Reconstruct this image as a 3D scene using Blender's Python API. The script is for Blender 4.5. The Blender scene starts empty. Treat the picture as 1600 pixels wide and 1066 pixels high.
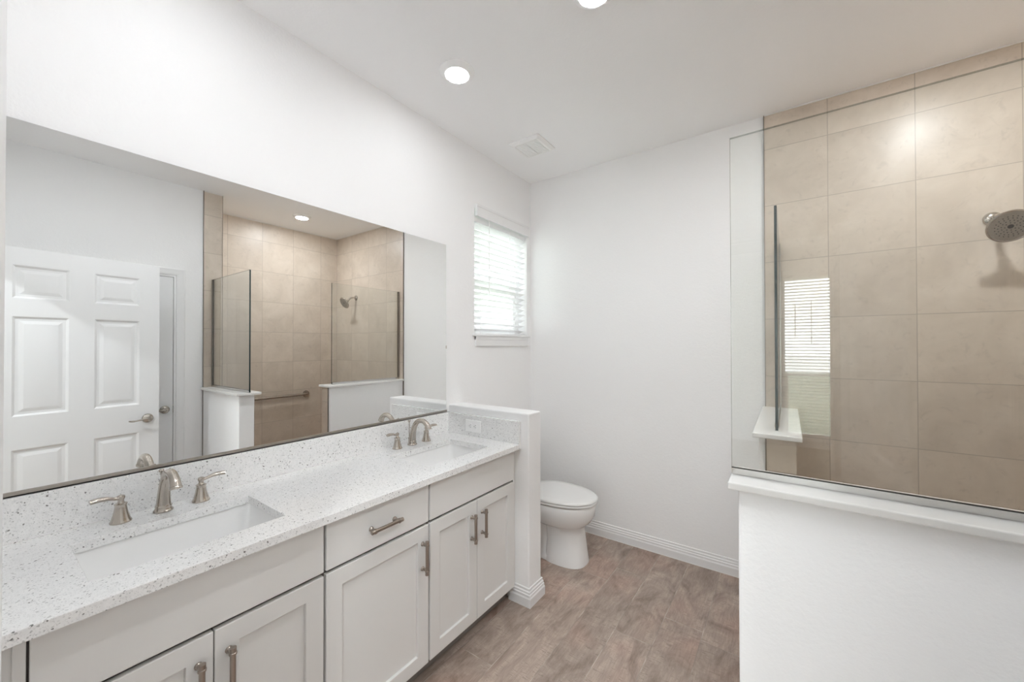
import bpy, bmesh, math
from mathutils import Vector, Matrix

# ------------------------------------------------------------------ camera, sky, exposure
scn = bpy.context.scene
COL = scn.collection
cam_d = bpy.data.cameras.new('camera')
cam = bpy.data.objects.new('camera', cam_d)
COL.objects.link(cam)
YAW, PIT, ROLL, FPX = math.radians(35.4745), math.radians(0.4541), math.radians(-0.086), 604.19
F = Vector((-math.sin(YAW)*math.cos(PIT), math.cos(YAW)*math.cos(PIT), math.sin(PIT)))
R = Vector((math.cos(YAW), math.sin(YAW), 0))
U = R.cross(F)
R2 = R*math.cos(ROLL)+U*math.sin(ROLL)
U2 = -R*math.sin(ROLL)+U*math.cos(ROLL)
m = Matrix((R2, U2, -F)).transposed().to_4x4()
m.translation = Vector((1.7795, 0.0, 1.435))
cam.matrix_world = m
cam_d.sensor_fit = 'HORIZONTAL'
cam_d.sensor_width = 36
cam_d.lens = FPX/1600*36
cam_d.shift_y = 2.1/1600
cam_d.clip_start = 0.01
scn.camera = cam

scn.view_settings.view_transform = 'Standard'
scn.view_settings.look = 'None'
scn.view_settings.gamma = 1
scn.view_settings.use_curve_mapping = False
scn.view_settings.exposure = 0.60
SKY = 9.0          # daylight
LAMP = 160.0        # ceiling disc emission
LAMP_S = 240.0      # shower disc
LAMP_V = 30.0       # dimmer discs close to the mirror wall
LAMP_FILL = 820.0     # added bedroom discs, unseen fill through the doorway
world = bpy.data.worlds.new('world'); scn.world = world
world.use_nodes = True
world.node_tree.nodes['Background'].inputs[0].default_value = (0.92, 0.965, 1.0, 1)
world.node_tree.nodes['Background'].inputs[1].default_value = SKY
cy = scn.cycles
cy.max_bounces = 16; cy.diffuse_bounces = 12; cy.glossy_bounces = 8
cy.transparent_max_bounces = 16; cy.transmission_bounces = 8
cy.sample_clamp_indirect = 6
cy.caustics_reflective = False; cy.caustics_refractive = False
cy.use_denoising = True

def portal(name, loc, rot, sx, sy):
    l = bpy.data.lights.new(name, 'AREA'); l.shape = 'RECTANGLE'; l.size = sx; l.size_y = sy
    l.cycles.is_portal = True
    o = bpy.data.objects.new(name, l); COL.objects.link(o)
    o.location = loc; o.rotation_euler = rot
portal('daylight_portal', (-0.115, 2.38, 1.925), (0, -math.pi/2, 0), 0.84, 0.66)
portal('daylight_portal', (2.25, -4.35, 1.25), (math.pi/2, 0, 0), 1.0, 2.26)

# ------------------------------------------------------------------ numbers (metres)
ZC = 2.8141
YB = 2.7739            # back wall
W1 = 2.457             # right wall
W2 = 2.999             # shower right wall
YN = 0.005             # near wall face
XT = 1.6725            # tile starts on back wall
YK, YK2, XK, ZK = 1.793, 1.9206, 0.615, 1.0565   # half wall by toilet
ZCT, ZCB, XS, ZS = 0.885, 0.8567, 0.565, 1.0112
YM, ZMB, ZMT = 1.766, 1.0147, 2.0788

# ------------------------------------------------------------------ helpers
def tag(o, label=None, cat=None, group=None, kind=None):
    if label: o['label'] = label
    if cat: o['category'] = cat
    if group: o['group'] = group
    if kind: o['kind'] = kind
    return o

def obj(name, bm, mat, parent=None, bev=0, smooth=False, seg=2, origin=None, sharp=40):
    """link bm (world coordinates if origin given, else coordinates local to parent) as one mesh"""
    me = bpy.data.meshes.new(name)
    if origin is not None:
        bmesh.ops.translate(bm, verts=bm.verts, vec=-Vector(origin))
    bmesh.ops.recalc_face_normals(bm, faces=bm.faces)
    bm.to_mesh(me); bm.free()
    o = bpy.data.objects.new(name, me)
    for mt in (mat if isinstance(mat, (list, tuple)) else [mat]):
        me.materials.append(mt)
    COL.objects.link(o)
    if parent is not None: o.parent = parent
    elif origin is not None: o.location = origin
    if bev:
        b = o.modifiers.new('bevel', 'BEVEL'); b.width = bev; b.segments = seg
        b.limit_method = 'ANGLE'; b.angle_limit = math.radians(35); b.harden_normals = False
    if smooth:
        for p in me.polygons: p.use_smooth = True
        me.set_sharp_from_angle(angle=math.radians(sharp))
    return o

def empty(name, loc, rz=0):
    o = bpy.data.objects.new(name, None); COL.objects.link(o)
    o.location = loc; o.rotation_euler = (0, 0, rz); o.empty_display_size = 0.1
    return o

def copy_tree(o, parent=None):
    c = o.copy(); COL.objects.link(c); c.parent = parent
    for ch in list(o.children): copy_tree(ch, c)
    return c

def B(): return bmesh.new()

def box(bm, x0, x1, y0, y1, z0, z1, mi=0):
    v = [bm.verts.new(p) for p in ((x0,y0,z0),(x1,y0,z0),(x1,y1,z0),(x0,y1,z0),(x0,y0,z1),(x1,y0,z1),(x1,y1,z1),(x0,y1,z1))]
    for f in ((3,2,1,0),(4,5,6,7),(0,1,5,4),(1,2,6,5),(2,3,7,6),(3,0,4,7)):
        bm.faces.new([v[i] for i in f]).material_index = mi
    return bm

def slab(bm, axis, a0, a1, us, vs, holes=()):
    """slab of thickness a0..a1 along axis; us, vs grid lines of the other two axes; holes = (iu, iv) cells left out"""
    nu, nv = len(us)-1, len(vs)-1
    ok = lambda i, j: 0 <= i < nu and 0 <= j < nv and (i, j) not in holes
    def P(a, u, v):
        return {'x': (a, u, v), 'y': (u, a, v), 'z': (u, v, a)}[axis]
    V = {}
    def vert(s, i, j):
        k = (s, i, j)
        if k not in V: V[k] = bm.verts.new(P((a0, a1)[s], us[i], vs[j]))
        return V[k]
    for i in range(nu):
        for j in range(nv):
            if not ok(i, j): continue
            for s in (0, 1):
                bm.faces.new([vert(s,i,j), vert(s,i+1,j), vert(s,i+1,j+1), vert(s,i,j+1)])
            for di, dj, c0, c1 in ((-1,0,(i,j),(i,j+1)), (1,0,(i+1,j),(i+1,j+1)), (0,-1,(i,j),(i+1,j)), (0,1,(i,j+1),(i+1,j+1))):
                if not ok(i+di, j+dj):
                    bm.faces.new([vert(0,*c0), vert(0,*c1), vert(1,*c1), vert(1,*c0)])
    return bm

def frame_from(d):
    d = Vector(d).normalized()
    a = Vector((0,0,1)) if abs(d.z) < 0.9 else Vector((1,0,0))
    u = d.cross(a).normalized(); return u, d.cross(u).normalized(), d

def loft(bm, loops, cap0=True, cap1=True, closed=True):
    rings = [[bm.verts.new(p) for p in L] for L in loops]
    n = len(rings[0])
    for a, b in zip(rings, rings[1:]):
        for i in range(n if closed else n-1):
            j = (i+1) % n
            bm.faces.new([a[i], a[j], b[j], b[i]])
    if cap0: bm.faces.new(rings[0][::-1])
    if cap1: bm.faces.new(rings[-1])
    return bm

def lathe(bm, origin, axis, prof, n=32, cap0=True, cap1=True):
    u, v, d = frame_from(axis); o = Vector(origin)
    loops = [[o + d*h + (u*math.cos(2*math.pi*i/n) + v*math.sin(2*math.pi*i/n))*r for i in range(n)] for r, h in prof]
    return loft(bm, loops, cap0, cap1)

def cyl(bm, p0, p1, r, n=24):
    p0 = Vector(p0); d = Vector(p1)-p0
    return lathe(bm, p0, d, [(r, 0), (r, d.length)], n)

def spline(pts, k=8):
    pts = [Vector(p) for p in pts]; out = []
    P = [pts[0]*2-pts[1]] + pts + [pts[-1]*2-pts[-2]]
    for i in range(1, len(P)-2):
        for s in range(k):
            t = s/k; a, b, c, d = P[i-1], P[i], P[i+1], P[i+2]
            out.append(0.5*((2*b) + (c-a)*t + (2*a-5*b+4*c-d)*t*t + (3*b-a-3*c+d)*t**3))
    out.append(pts[-1]); return out

def tube(bm, pts, radii, n=20, k=8, flat=(1, 1)):
    """smooth swept tube; radii per control point; flat scales the two cross axes"""
    c = spline(pts, k)
    rr = spline([(r, 0, 0) for r in radii], k)
    side = None; loops = []
    for i, p in enumerate(c):
        t = (c[min(i+1, len(c)-1)] - c[max(i-1, 0)]).normalized()
        if side is None:
            side = frame_from(t)[0]
        side = (side - t*side.dot(t)).normalized()
        up = t.cross(side)
        loops.append([p + (side*math.cos(2*math.pi*j/n)*flat[0] + up*math.sin(2*math.pi*j/n)*flat[1])*rr[i].x for j in range(n)])
    return loft(bm, loops)

def rrect(x0, x1, y0, y1, z, r, n=5):
    out = []
    for cx, cy_, a0 in ((x1-r, y1-r, 0), (x0+r, y1-r, 90), (x0+r, y0+r, 180), (x1-r, y0+r, 270)):
        for i in range(n+1):
            a = math.radians(a0 + 90*i/n)
            out.append(Vector((cx+r*math.cos(a), cy_+r*math.sin(a), z)))
    return out

# ------------------------------------------------------------------ materials
def mat(name):
    mt = bpy.data.materials.new(name); mt.use_nodes = True
    nt = mt.node_tree
    return mt, nt, nt.nodes['Principled BSDF']

def N(nt, typ, **kw):
    n = nt.nodes.new(typ)
    for k, v in kw.items(): setattr(n, k, v)
    return n

def sock(nt, a, b): nt.links.new(a, b)

def math_n(nt, op, a, b=None, c=None):
    n = N(nt, 'ShaderNodeMath', operation=op)
    for i, q in enumerate((a, b, c)):
        if q is None: continue
        if isinstance(q, (int, float)): n.inputs[i].default_value = q
        else: sock(nt, q, n.inputs[i])
    return n.outputs[0]

def mixc(nt, fac, a, b, blend='MIX'):
    n = N(nt, 'ShaderNodeMix', data_type='RGBA', blend_type=blend)
    for s, q in ((n.inputs[0], fac), (n.inputs[6], a), (n.inputs[7], b)):
        if isinstance(q, (int, float)): s.default_value = q
        elif isinstance(q, tuple): s.default_value = (*q, 1) if len(q) == 3 else q
        else: sock(nt, q, s)
    return n.outputs[2]

def geo_pos(nt): return N(nt, 'ShaderNodeNewGeometry').outputs['Position']

def noise(nt, vec, scale, detail=4, rough=0.5, dist=0.0):
    n = N(nt, 'ShaderNodeTexNoise'); n.inputs['Scale'].default_value = scale
    n.inputs['Detail'].default_value = detail; n.inputs['Roughness'].default_value = rough
    n.inputs['Distortion'].default_value = dist
    sock(nt, vec, n.inputs['Vector']); return n.outputs[0]

def ramp(nt, fac, stops):
    n = N(nt, 'ShaderNodeValToRGB'); cr = n.color_ramp
    while len(cr.elements) < len(stops): cr.elements.new(0.5)
    for e, (p, c) in zip(cr.elements, stops):
        e.position = p; e.color = (*c, 1) if len(c) == 3 else c
    sock(nt, fac, n.inputs[0]); return n.outputs[0]

def bump(nt, bs, h, strength, dist):
    b = N(nt, 'ShaderNodeBump'); b.inputs['Strength'].default_value = strength
    b.inputs['Distance'].default_value = dist
    sock(nt, h, b.inputs['Height']); sock(nt, b.outputs[0], bs.inputs['Normal'])

def plain(name, col, rough=0.5, metal=0.0, spec=0.5, coat=0.0):
    mt, nt, bs = mat(name)
    bs.inputs['Base Color'].default_value = (*col, 1)
    bs.inputs['Roughness'].default_value = rough; bs.inputs['Metallic'].default_value = metal
    bs.inputs['Specular IOR Level'].default_value = spec
    bs.inputs['Coat Weight'].default_value = coat
    return mt

def wall_paint(name, col, strength=0.25):
    mt, nt, bs = mat(name)
    bs.inputs['Base Color'].default_value = (*col, 1); bs.inputs['Roughness'].default_value = 0.62
    p = geo_pos(nt)
    h = math_n(nt, 'ADD', noise(nt, p, 95, 3, 0.55), math_n(nt, 'MULTIPLY', noise(nt, p, 38, 2), 0.8))
    bump(nt, bs, h, strength, 0.003)
    return mt

M = {}
M['wall'] = wall_paint('white wall paint', (0.90, 0.90, 0.90))
M['ceiling'] = wall_paint('white ceiling paint', (0.95, 0.95, 0.955), 0.15)
M['bed_wall'] = wall_paint('bedroom wall paint', (0.85, 0.85, 0.85))
M['trim'] = plain('white semi-gloss trim', (0.84, 0.84, 0.84), 0.3)
M['door'] = plain('white door enamel', (0.82, 0.825, 0.83), 0.38)
M['porcelain'] = plain('white porcelain', (0.84, 0.84, 0.835), 0.07, coat=0.3)
M['seat'] = plain('white toilet seat plastic', (0.80, 0.795, 0.785), 0.22)
M['sink'] = plain('white vitreous china', (0.86, 0.86, 0.855), 0.1)
M['plastic'] = plain('white plastic', (0.93, 0.93, 0.925), 0.35)
M['vinyl'] = plain('white vinyl', (0.85, 0.85, 0.85), 0.4)
M['slot'] = plain('dark slot', (0.03, 0.03, 0.03), 0.6)
M['rubber'] = plain('dark grey rubber', (0.05, 0.045, 0.04), 0.6)
M['stone'] = plain('white cultured marble', (0.86, 0.855, 0.84), 0.2)
M['cabinet'] = plain('warm grey cabinet paint', (0.74, 0.732, 0.715), 0.42)
M['cab_shade'] = plain('cabinet paint with gap shade', (0.26, 0.24, 0.225), 0.5)  # darker than the fronts: shade of gaps and toe kick is in the colour
M['steel'] = plain('satin steel', (0.62, 0.58, 0.54), 0.28, 1.0)
M['bar_steel'] = plain('brushed nickel bar', (0.44, 0.40, 0.36), 0.25, 1.0)
M['mirror'] = plain('mirror silvering', (0.93, 0.94, 0.935), 0.0, 1.0)
M['caulk'] = plain('white caulk', (0.8, 0.79, 0.77), 0.6)
M['mirror_rail'] = plain('nickel mirror rail', (0.42, 0.385, 0.35), 0.3, 1.0)
M['edge_strip'] = plain('bronze toned metal edge strip', (0.25, 0.22, 0.19), 0.35, 1.0)

def nickel(name, col, rough):
    mt, nt, bs = mat(name)
    bs.inputs['Metallic'].default_value = 1.0
    p = geo_pos(nt)
    mp = N(nt, 'ShaderNodeMapping'); mp.inputs['Scale'].default_value = (1, 1, 14)
    sock(nt, p, mp.inputs[0])
    n = noise(nt, mp.outputs[0], 120, 2)
    sock(nt, ramp(nt, n, [(0.2, tuple(c*0.9 for c in col)), (0.8, col)]), bs.inputs['Base Color'])
    bs.inputs['Roughness'].default_value = rough
    return mt
M['nickel'] = nickel('brushed nickel', (0.56, 0.51, 0.455), 0.22)
M['pull'] = nickel('darker satin nickel', (0.40, 0.35, 0.31), 0.28)
M['channel'] = nickel('brushed nickel channel', (0.66, 0.645, 0.625), 0.2)
M['gasket'] = plain('dark glazing gasket', (0.03, 0.028, 0.025), 0.4)
M['head_face'] = plain('shower head face', (0.36, 0.32, 0.27), 0.4, 0.3)
M['door_nickel'] = plain('satin nickel door hardware', (0.46, 0.43, 0.39), 0.25, 1.0)

# shower tile: large beige squares with thin grout lines
def tile(name, axis, off_u, off_v=0.2395, size=(0.3385, 0.3385)):
    mt, nt, bs = mat(name)
    p = geo_pos(nt)
    s = N(nt, 'ShaderNodeSeparateXYZ'); sock(nt, p, s.inputs[0])
    u = s.outputs['X'] if axis == 'y' else s.outputs['Y']
    uu = math_n(nt, 'DIVIDE', math_n(nt, 'SUBTRACT', u, off_u), size[0])
    vv = math_n(nt, 'DIVIDE', math_n(nt, 'SUBTRACT', s.outputs['Z'], off_v-0.0045), size[1])
    fu, fv = math_n(nt, 'FRACT', uu), math_n(nt, 'FRACT', vv)
    def edge(f, w):
        d = math_n(nt, 'MINIMUM', f, math_n(nt, 'SUBTRACT', 1.0, f))
        return math_n(nt, 'LESS_THAN', d, w)
    g = math_n(nt, 'MAXIMUM', edge(fu, 0.0055), edge(fv, 0.0055))
    cell = N(nt, 'ShaderNodeCombineXYZ')
    sock(nt, math_n(nt, 'FLOOR', uu), cell.inputs[0]); sock(nt, math_n(nt, 'FLOOR', vv), cell.inputs[1])
    wn = N(nt, 'ShaderNodeTexWhiteNoise', noise_dimensions='3D'); sock(nt, cell.outputs[0], wn.inputs[0])
    add = N(nt, 'ShaderNodeVectorMath', operation='MULTIPLY_ADD')
    sock(nt, wn.outputs['Color'], add.inputs[0]); add.inputs[1].default_value = (7, 7, 7); sock(nt, p, add.inputs[2])
    n1 = noise(nt, add.outputs[0], 4.5, 6, 0.62, 0.6)
    n2 = noise(nt, add.outputs[0], 22, 5, 0.7, 1.2)
    base = ramp(nt, n1, [(0.30, (0.545, 0.468, 0.388)), (0.52, (0.610, 0.530, 0.445)), (0.72, (0.665, 0.586, 0.500))])
    vein = ramp(nt, n2, [(0.34, (0.80, 0.80, 0.80)), (0.44, (1, 1, 1))])
    c = mixc(nt, 0.5, base, mixc(nt, 1.0, base, vein, 'MULTIPLY'))
    tone = math_n(nt, 'MULTIPLY_ADD', wn.outputs['Value'], 0.08, 0.96)
    tc = N(nt, 'ShaderNodeCombineXYZ')
    for i in range(3): sock(nt, tone, tc.inputs[i])
    c = mixc(nt, 1.0, c, tc.outputs[0], 'MULTIPLY')
    c = mixc(nt, g, c, (0.43, 0.37, 0.305))
    sock(nt, c, bs.inputs['Base Color'])
    bs.inputs['Roughness'].default_value = 0.34
    hgt = math_n(nt, 'SUBTRACT', math_n(nt, 'MULTIPLY', n2, 0.12), g)
    bump(nt, bs, hgt, 0.35, 0.002)
    return mt
M['tile_back'] = tile('beige tile back', 'y', 1.967-0.3435, size=(0.3435, 0.3385))
M['tile_side'] = tile('beige tile side', 'x', 1.562-0.331, size=(0.331, 0.3385))
M['tile_strip'] = tile('beige tile strip', 'x', 1.10)
M['tile_end'] = tile('beige tile end', 'y', 1.50)

# wood look plank tiles running along Y
def planks(name):
    mt, nt, bs = mat(name)
    p = geo_pos(nt)
    s = N(nt, 'ShaderNodeSeparateXYZ'); sock(nt, p, s.inputs[0])
    PW, PL = 0.184, 1.20
    uu = math_n(nt, 'DIVIDE', math_n(nt, 'SUBTRACT', s.outputs['X'], 0.140), PW)
    row = math_n(nt, 'FLOOR', uu)
    shift = math_n(nt, 'MULTIPLY', row, 0.37)
    for k, yj in ((2, 1.365), (4, 2.43), (5, 1.897), (7, 2.065)):   # joints the photo shows
        hit = math_n(nt, 'COMPARE', row, float(k), 0.1)
        shift = math_n(nt, 'ADD', shift, math_n(nt, 'MULTIPLY', hit, -0.37*k - yj/PL))
    vv = math_n(nt, 'ADD', math_n(nt, 'DIVIDE', s.outputs['Y'], PL), shift)
    fu, fv = math_n(nt, 'FRACT', uu), math_n(nt, 'FRACT', vv)
    def edge(f, w):
        d = math_n(nt, 'MINIMUM', f, math_n(nt, 'SUBTRACT', 1.0, f))
        return math_n(nt, 'LESS_THAN', d, w)
    g = math_n(nt, 'MAXIMUM', edge(fu, 0.0095), edge(fv, 0.0014))
    cell = N(nt, 'ShaderNodeCombineXYZ')
    sock(nt, row, cell.inputs[0]); sock(nt, math_n(nt, 'FLOOR', vv), cell.inputs[1])
    wn = N(nt, 'ShaderNodeTexWhiteNoise', noise_dimensions='3D'); sock(nt, cell.outputs[0], wn.inputs[0])
    off = N(nt, 'ShaderNodeVectorMath', operation='MULTIPLY_ADD')
    sock(nt, wn.outputs['Color'], off.inputs[0]); off.inputs[1].default_value = (9, 9, 9); sock(nt, p, off.inputs[2])
    mp = N(nt, 'ShaderNodeMapping'); mp.inputs['Scale'].default_value = (1, 0.09, 1); sock(nt, off.outputs[0], mp.inputs[0])
    grain = noise(nt, mp.outputs[0], 130, 8, 0.75, 0.3)
    mp2 = N(nt, 'ShaderNodeMapping'); mp2.inputs['Scale'].default_value = (1, 0.5, 1); sock(nt, off.outputs[0], mp2.inputs[0])
    blot = noise(nt, mp2.outputs[0], 8.5, 10, 0.70, 0.9)
    # saw-cut ticks across the grain
    mp3 = N(nt, 'ShaderNodeMapping'); mp3.inputs['Scale'].default_value = (0.12, 1, 1); sock(nt, off.outputs[0], mp3.inputs[0])
    saw = noise(nt, mp3.outputs[0], 170, 2, 0.5)
    base = ramp(nt, blot, [(0.30, (0.215, 0.163, 0.133)), (0.45, (0.345, 0.272, 0.228)), (0.56, (0.430, 0.346, 0.292)), (0.72, (0.520, 0.428, 0.368))])
    c = mixc(nt, 0.5, base, mixc(nt, 1.0, base, ramp(nt, grain, [(0.34, (0.60, 0.58, 0.56)), (0.62, (1.14, 1.14, 1.14))]), 'MULTIPLY'))
    sm = math_n(nt, 'MULTIPLY', math_n(nt, 'LESS_THAN', saw, 0.40), math_n(nt, 'GREATER_THAN', blot, 0.54))
    c = mixc(nt, math_n(nt, 'MULTIPLY', sm, 0.36), c, (0.12, 0.09, 0.07))
    red = ramp(nt, noise(nt, off.outputs[0], 2.6, 2), [(0.50, (1, 1, 1)), (0.68, (1.07, 0.97, 0.95))])
    c = mixc(nt, 1.0, c, red, 'MULTIPLY')
    tone = math_n(nt, 'MULTIPLY_ADD', wn.outputs['Value'], 0.20, 0.90)
    tc = N(nt, 'ShaderNodeCombineXYZ')
    for i in range(3): sock(nt, tone, tc.inputs[i])
    c = mixc(nt, 1.0, c, tc.outputs[0], 'MULTIPLY')
    gn = noise(nt, p, 9, 2)
    gcol = ramp(nt, gn, [(0.45, (0.30, 0.245, 0.205)), (0.66, (0.56, 0.49, 0.43))])
    c = mixc(nt, g, c, gcol)
    sock(nt, c, bs.inputs['Base Color'])
    bs.inputs['Roughness'].default_value = 0.42
    bump(nt, bs, math_n(nt, 'SUBTRACT', math_n(nt, 'MULTIPLY', grain, 0.25), g), 0.25, 0.002)
    return mt
M['planks'] = planks('wood look plank tile')

def carpet():
    mt, nt, bs = mat('beige carpet')
    p = geo_pos(nt)
    n = noise(nt, p, 260, 3, 0.7)
    sock(nt, ramp(nt, n, [(0.3, (0.30, 0.26, 0.21)), (0.7, (0.47, 0.42, 0.35))]), bs.inputs['Base Color'])
    bs.inputs['Roughness'].default_value = 0.95
    bump(nt, bs, n, 0.6, 0.006); return mt
M['carpet'] = carpet()
def lawn():
    mt, nt, bs = mat('lawn')
    n = noise(nt, geo_pos(nt), 3, 5)
    sock(nt, ramp(nt, n, [(0.3, (0.11, 0.14, 0.09)), (0.7, (0.19, 0.22, 0.16))]), bs.inputs['Base Color'])
    bs.inputs['Roughness'].default_value = 0.9; return mt
M['lawn'] = lawn()
M['stucco'] = plain('sky block wall stucco', (0.23, 0.228, 0.222), 0.9)

# white quartz with grey and mirror-like flecks
def quartz():
    mt, nt, bs = mat('white speckled quartz')
    p = geo_pos(nt)
    def chips(scale, keep, size, seed):
        o = N(nt, 'ShaderNodeVectorMath', operation='ADD'); o.inputs[1].default_value = (seed, seed*1.7, seed*0.6)
        sock(nt, p, o.inputs[0])
        d = N(nt, 'ShaderNodeVectorMath', operation='ADD')
        dn = N(nt, 'ShaderNodeTexNoise'); dn.inputs['Scale'].default_value = scale*1.3; sock(nt, o.outputs[0], dn.inputs['Vector'])
        sc = N(nt, 'ShaderNodeVectorMath', operation='SCALE'); sc.inputs['Scale'].default_value = 0.9/scale
        sock(nt, dn.outputs['Color'], sc.inputs[0]); sock(nt, o.outputs[0], d.inputs[0]); sock(nt, sc.outputs[0], d.inputs[1])
        v = N(nt, 'ShaderNodeTexVoronoi'); v.inputs['Scale'].default_value = scale
        sock(nt, d.outputs[0], v.inputs['Vector'])
        w = N(nt, 'ShaderNodeTexWhiteNoise', noise_dimensions='3D'); sock(nt, v.outputs['Color'], w.inputs[0])
        near = math_n(nt, 'LESS_THAN', v.outputs['Distance'], math_n(nt, 'MULTIPLY', w.outputs['Value'], size))
        sel = N(nt, 'ShaderNodeSeparateColor'); sock(nt, w.outputs['Color'], sel.inputs[0])
        return math_n(nt, 'MULTIPLY', near, math_n(nt, 'LESS_THAN', sel.outputs[1], keep)), sel.outputs[2]
    cloud = noise(nt, p, 60, 4, 0.7)
    c = ramp(nt, cloud, [(0.3, (0.82, 0.82, 0.815)), (0.7, (0.90, 0.898, 0.89))])
    f1, r1 = chips(400, 0.50, 0.70, 3.1)
    c = mixc(nt, math_n(nt, 'MULTIPLY', f1, 0.26), c, (0.40, 0.40, 0.40))
    f2, r2 = chips(240, 0.24, 0.60, 7.7)
    c = mixc(nt, math_n(nt, 'MULTIPLY', f2, 0.50), c, (0.25, 0.25, 0.25))
    f3, r3 = chips(150, 0.10, 0.44, 1.9)
    c = mixc(nt, math_n(nt, 'MULTIPLY', f3, 0.85), c, (0.11, 0.105, 0.10))
    sock(nt, c, bs.inputs['Base Color'])
    bs.inputs['Roughness'].default_value = 0.16
    return mt
M['quartz'] = quartz()

def emis(name, col, s):
    mt = bpy.data.materials.new(name); mt.use_nodes = True; nt = mt.node_tree
    nt.nodes.clear(); o = N(nt, 'ShaderNodeOutputMaterial'); e = N(nt, 'ShaderNodeEmission')
    e.inputs[0].default_value = (*col, 1); e.inputs[1].default_value = s
    sock(nt, e.outputs[0], o.inputs[0]); return mt
LC = (0.945, 0.972, 1.0)
M['lamp'] = emis('lamp diffuser', LC, LAMP)
M['lamp_s'] = emis('shower lamp diffuser', LC, LAMP_S)
M['lamp_v'] = emis('lamp diffuser dimmed', LC, LAMP_V)
M['lamp_fill'] = emis('added fill lamp diffuser', (0.92, 0.965, 1.0), LAMP_FILL)

def glass(name, tint, f0=0.045):
    """flat pane: passes light straight through, reflects by angle (both faces alike)"""
    mt = bpy.data.materials.new(name); mt.use_nodes = True; nt = mt.node_tree
    nt.nodes.clear(); o = N(nt, 'ShaderNodeOutputMaterial')
    t = N(nt, 'ShaderNodeBsdfTransparent'); t.inputs[0].default_value = (*tint, 1)
    g = N(nt, 'ShaderNodeBsdfGlossy'); g.inputs['Roughness'].default_value = 0.0
    lw = N(nt, 'ShaderNodeLayerWeight'); lw.inputs['Blend'].default_value = 0.5
    pw = math_n(nt, 'POWER', lw.outputs['Facing'], 5.0)
    fac = math_n(nt, 'MULTIPLY_ADD', pw, 1-f0, f0)
    mx = N(nt, 'ShaderNodeMixShader')
    sock(nt, fac, mx.inputs[0]); sock(nt, t.outputs[0], mx.inputs[1]); sock(nt, g.outputs[0], mx.inputs[2])
    sock(nt, mx.outputs[0], o.inputs[0]); return mt
M['glass'] = glass('clear shower glass', (0.978, 0.985, 0.972), 0.055)
M['pane'] = glass('window glass', (0.97, 0.985, 0.98))
M['glass_top'] = glass('polished top edge of clear glass', (0.50, 0.53, 0.50), 0.08)
M['glass_edge'] = plain('dark green polished glass edge', (0.012, 0.03, 0.032), 0.08)

# ------------------------------------------------------------------ room shell
def struct(name, bm, mt, **k):
    o = obj(name, bm, mt, **k); o['kind'] = 'structure'; return o

DX0, DX1, DZ = 1.165, 1.982, 2.035        # doorway to the bedroom
struct('floor', box(B(), -0.12, W1+0.12, -0.055, YB+0.12, -0.10, 0.0), M['planks'])
struct('floor_shower', box(B(), W1+0.12, 3.12, 1.21, YB+0.12, -0.10, 0.0), M['planks'])
struct('floor_bedroom', box(B(), -1.2, 3.7, -4.365, -0.055, -0.10, 0.004), M['carpet'])
struct('ceiling', box(B(), -0.12, 3.12, -0.115, YB+0.12, ZC, ZC+0.1), M['ceiling'])
struct('ceiling_bedroom', box(B(), -1.2, 3.7, -4.365, -0.1152, ZC, ZC+0.1), M['ceiling'])
# left wall with window opening
WY0, WY1, WZ0, WZ1 = 2.045, 2.712, 1.502, 2.40
struct('wall_left', slab(B(), 'x', -0.14, 0.0, [-0.115, WY0, WY1, YB+0.12], [0, WZ0, WZ1, ZC], {(1, 1)}), M['wall'])
struct('wall_back', box(B(), 0, 3.12, YB, YB+0.12, 0, ZC), M['wall'])
struct('wall_near', slab(B(), 'y', -0.115, YN, [0, DX0, DX1, W1], [0, DZ, ZC], {(1, 0)}), M['wall'])
CY0, CY1, CZ = 0.30, 1.014, 2.03          # closet door opening in the right wall
struct('wall_right', slab(B(), 'x', W1, W1+0.12, [-0.115, CY0, CY1, 1.334], [0, CZ, ZC], {(1, 0)}), M['wall'])
struct('wall_shower_near', box(B(), W1+0.12, 3.12, 1.214, 1.334, 0, ZC), M['wall'])
struct('wall_shower_right', box(B(), W2+0.008, 3.12, 1.334, YB, 0, ZC), M['wall'])
# tiled faces, 8 mm slabs
struct('wall_tile_back', box(B(), XT, W2, YB-0.008, YB, 0, ZC), M['tile_back'])
struct('wall_tile_right', box(B(), W2, W2+0.008, 1.334, YB-0.0, 0, ZC), M['tile_side'])
struct('wall_tile_near', box(B(), W1-0.008, W2, 1.334, 1.342, 0, ZC), M['tile_back'])
struct('wall_tile_strip', box(B(), W1-0.008, W1, 1.2055, 1.334, 0, ZC), M['tile_strip'])
# metal tile edge trims
def strip(n, x0, x1, y0, y1, z0, z1, mt='edge_strip'):
    return struct(n, box(B(), x0, x1, y0, y1, z0, z1), M[mt])
strip('trim_1', XT-0.004, XT, YB-0.011, YB, 0, ZC)
strip('trim_2', W1-0.011, W1, 1.2005, 1.2055, 0, ZC)
strip('trim_3', W1-0.0095, W1-0.004, 1.3415, 1.345, 0, ZC)
struct('trim_4', box(B(), XT, W2, YB-0.013, YB-0.008, ZC-0.006, ZC), M['caulk'])
struct('trim_5', box(B(), W2-0.005, W2, 1.342, YB-0.008, ZC-0.006, ZC), M['caulk'])
struct('trim_6', box(B(), W1-0.013, W1-0.008, 1.2055, 1.342, ZC-0.006, ZC), M['caulk'])

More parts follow.
